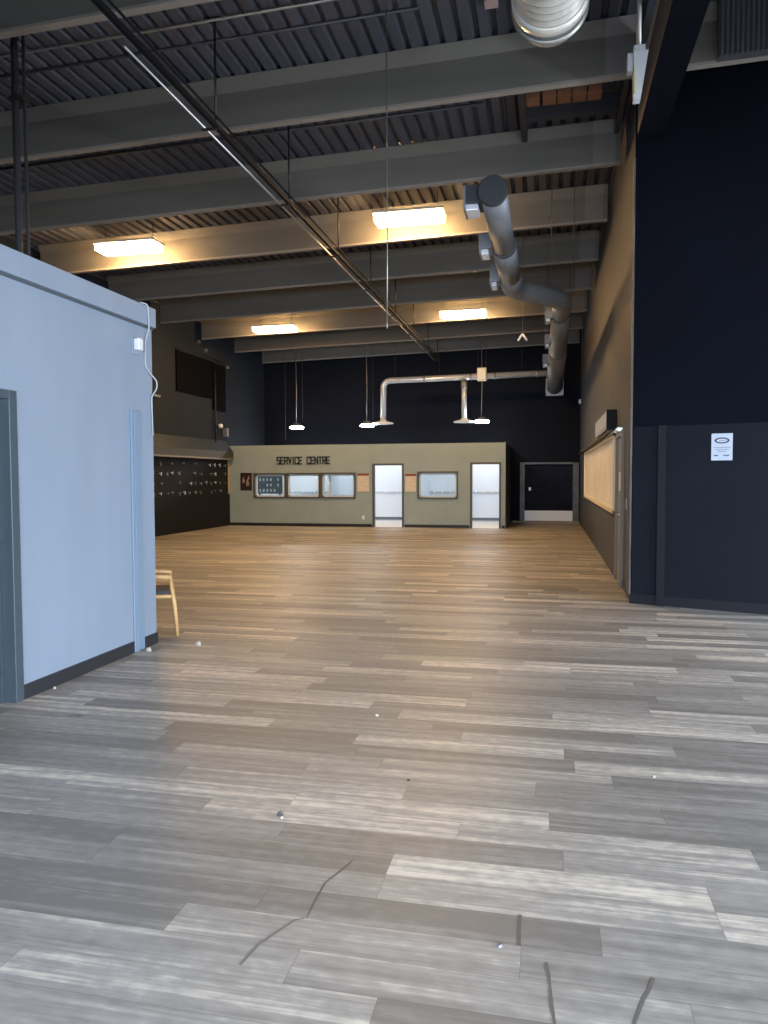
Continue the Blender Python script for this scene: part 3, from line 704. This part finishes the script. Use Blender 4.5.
obj('oval_logo', bm, mat('logo_ink', '2b333c', .6), t, 'dark oval ring logo')
obj('logo_word', sn(cs - .03, cs + .03, cz - .004, cz + .006, .003, .005), mat('logo_grey', '7a8390', .6), t)
ink2 = mat('print_grey', '6d7683', .6)
for z, a, b in ((1.928, .10, .90), (1.905, .2, .8), (1.880, .32, .68)):
    bm = B(); s = S0 + a * (S1 - S0)
    while s < S0 + b * (S1 - S0):
        wl = random.choice((.008, .014, .02)); navy_slab(bm, s, s + wl, .015, .017, z, z + .010); s += wl + .005
    obj('text_line', bm, ink2, t)
for a, b in ((.12, .34), (.58, .86)):
    bm = B(); s = S0 + a * (S1 - S0)
    while s < S0 + b * (S1 - S0): navy_slab(bm, s, s + .009, .015, .017, 1.832, 1.848); s += .013
    obj('text_line', bm, M['ink'], t)

t = thing('wall_air_unit', 'long white wall unit with a black end mounted above the boarded window', 'wall unit', (.96, 14.0, 2.33))
obj('casing', box(B(), .885, 1.04, 12.47, 15.5, 2.345, 2.645, .01), mat('casing_grey', '9aa2b0', .5), t)
obj('end_cap', box(B(), .88, 1.04, 12.43, 12.47, 2.335, 2.655, .004), mat('cap_black', '050608', .6, spec=.2), t, 'black end of the unit')
bm = B()
for i in range(9): box(bm, .878, .886, 12.7 + i * .3, 12.93 + i * .3, 2.40, 2.41)
obj('vent_slots', bm, M['galv'], t)
tag(obj('wall_switch', box(B(), 1.018, 1.04, 10.55, 10.68, 1.15, 1.30, .004), M['galv']), 'small pale switch on the taupe wall beside the navy corner', 'switch')
tag(obj('conduit_strip', box(B(), 1.01, 1.04, 10.35, 10.42, 0, 2.3, .004), mat('strip_pale', '5f5c58', .6)), 'upright pale conduit strip on the taupe wall beside the navy corner', 'conduit')
tag(obj('wall_fixing', box(B(), .96, 1.04, 26.3, 26.5, 4.05, 4.2, .02), M['white']), 'tiny white fitting high in the back right corner', 'fitting')

# ------------------------------------------------------------------ litter and marks on the floor
def chip(x, y, r, h, m, label, n=7):
    kind = 'paper_scrap' if 'scrap' in label else 'plastic_chip' if 'chip of' in label else 'crumb'
    bm = B(); bot = []; top = []
    for j in range(n):
        a = 2 * PI * j / n; q = r * .75 * random.uniform(.7, 1.2)
        bot.append(bm.verts.new((x + q * math.cos(a), y + q * .8 * math.sin(a), 0))); top.append(bm.verts.new((x + q * .6 * math.cos(a), y + q * .5 * math.sin(a), h * random.uniform(.7, 1.2))))
    bm.faces.new(bot[::-1]); bm.faces.new(top)
    for j in range(n): bm.faces.new((bot[j], bot[(j + 1) % n], top[(j + 1) % n], top[j]))
    bmesh.ops.recalc_face_normals(bm, faces=bm.faces[:])
    return tag(obj(kind, bm, m), label, 'litter', 'bits of litter on the floor')
chip(-1.235, 3.299, .021, .014, M['black'], 'small black chip of litter on the floor left of centre')
chip(-1.215, 3.27, .015, .010, M['crumb'], 'small pale crumb touching the black chip on the floor')
chip(-3.26, 6.558, .04, .035, M['crumb'], 'white crumpled scrap on the floor right of the armchair leg')
chip(-1.118, 4.831, .02, .014, M['crumb'], 'white crumb on the floor in the middle distance near centre')
chip(.555, 4.134, .012, .010, M['crumb'], 'tiny white crumb on the floor at right')
chip(-.712, 3.822, .012, .008, M['black'], 'tiny dark speck on the floor near centre')
chip(-.154, 2.512, .013, .008, M['galv_dark'], 'tiny grey crumb beside the short dark scuff in front')
chip(-3.60, 6.24, .035, .03, M['crumb'], 'white scrap at the foot of the upright cover strip')
chip(-3.66, 4.966, .018, .014, M['crumb'], 'white crumb against the black baseboard near the office door')
fl = bpy.data.objects['floor']
def scuff(pts, w, m=None):
    bm = B(); P = [Vector((x, y, .0012)) for x, y in pts]; L_, R_ = [], []
    for i, p in enumerate(P):
        d = (P[min(i + 1, len(P) - 1)] - P[max(i - 1, 0)]).normalized(); n_ = Vector((-d.y, d.x, 0)) * w / 2 * random.uniform(.6, 1.1)
        L_.append(bm.verts.new(p + n_)); R_.append(bm.verts.new(p - n_))
    for i in range(len(P) - 1): bm.faces.new((L_[i], L_[i + 1], R_[i + 1], R_[i]))
    bmesh.ops.recalc_face_normals(bm, faces=bm.faces[:])
    return obj('scuff_mark', bm, m or M['scuff'], fl, 'dark scuff mark')
sc2 = mat('faint_scuff', '74716c', .6)
scuff([(-.093, 2.713), (-.091, 2.62), (-.089, 2.528)], .014)
scuff([(.001, 2.456), (.010, 2.40), (.014, 2.349), (.018, 2.26), (.031, 2.15)], .011)
scuff([(.335, 2.45), (.315, 2.39), (.292, 2.34), (.245, 2.2)], .012)
scuff([(-.79, 2.96), (-.82, 2.86), (-.852, 2.771), (-.852, 2.616), (-.848, 2.532), (-.886, 2.511)], .007)
scuff([(-.886, 2.511), (-.962, 2.346), (-.98, 2.234)], .012, sc2)
scuff([(-3.15, 4.40), (-3.10, 4.43), (-3.05, 4.41)], .05, sc2)

# ------------------------------------------------------------------ light, sky, camera
def area(name, loc, rot, sx, sy, power, col):
    l = bpy.data.lights.new(name, 'AREA'); l.shape = 'RECTANGLE'; l.size = sx; l.size_y = sy; l.energy = power; l.color = col
    o = bpy.data.objects.new(name, l); C.objects.link(o); o.location = loc; o.rotation_euler = rot; return o
area('shop_window_daylight', (2.1, -5.02, 1.68), (PI / 2 - math.radians(48), 0, 0), 10.4, 2.4, 3500, (.83, .915, 1.0))
area('side_window_daylight', (7.88, 4.9, 1.5), Matrix(((0, 0, 1), (1, 0, 0), (0, 1, 0))).to_euler(), 7.6, 2.4, 2100, (.83, .915, 1.0))
side = bpy.data.objects['side_window_daylight']; side.rotation_euler = (0, PI / 2 - math.radians(46), 0); side.data.size, side.data.size_y = 2.3, 7.6
w = bpy.data.worlds.new('sky'); sc.world = w; w.use_nodes = True
w.node_tree.nodes['Background'].inputs[0].default_value = (.65, .8, 1.0, 1); w.node_tree.nodes['Background'].inputs[1].default_value = .6

cam = bpy.data.cameras.new('camera'); co = bpy.data.objects.new('camera', cam); C.objects.link(co); sc.camera = co
f, pi_, ya, ro, H = 750.7, .046845, .216508, -.0029041, 1.6
fw = Vector((-math.sin(ya) * math.cos(pi_), math.cos(ya) * math.cos(pi_), -math.sin(pi_)))
r = fw.cross(Vector((0, 0, 1))).normalized(); u = r.cross(fw)
r2 = math.cos(ro) * r + math.sin(ro) * u; u2 = -math.sin(ro) * r + math.cos(ro) * u
m3 = Matrix((r2, u2, -fw)).transposed()
co.matrix_world = Matrix.Translation((0, 0, H)) @ m3.to_4x4()
cam.sensor_fit = 'VERTICAL'; cam.sensor_height = 24; cam.lens = 24 * f / 1024; cam.clip_start = .05; cam.clip_end = 200
sc.view_settings.view_transform = 'Standard'; sc.view_settings.look = 'None'; sc.view_settings.gamma = 1; sc.view_settings.use_curve_mapping = False
sc.view_settings.exposure = 0
sc.cycles.use_denoising = True
sc.cycles.max_bounces = 8; sc.cycles.diffuse_bounces = 5
sc.cycles.sample_clamp_indirect = 8
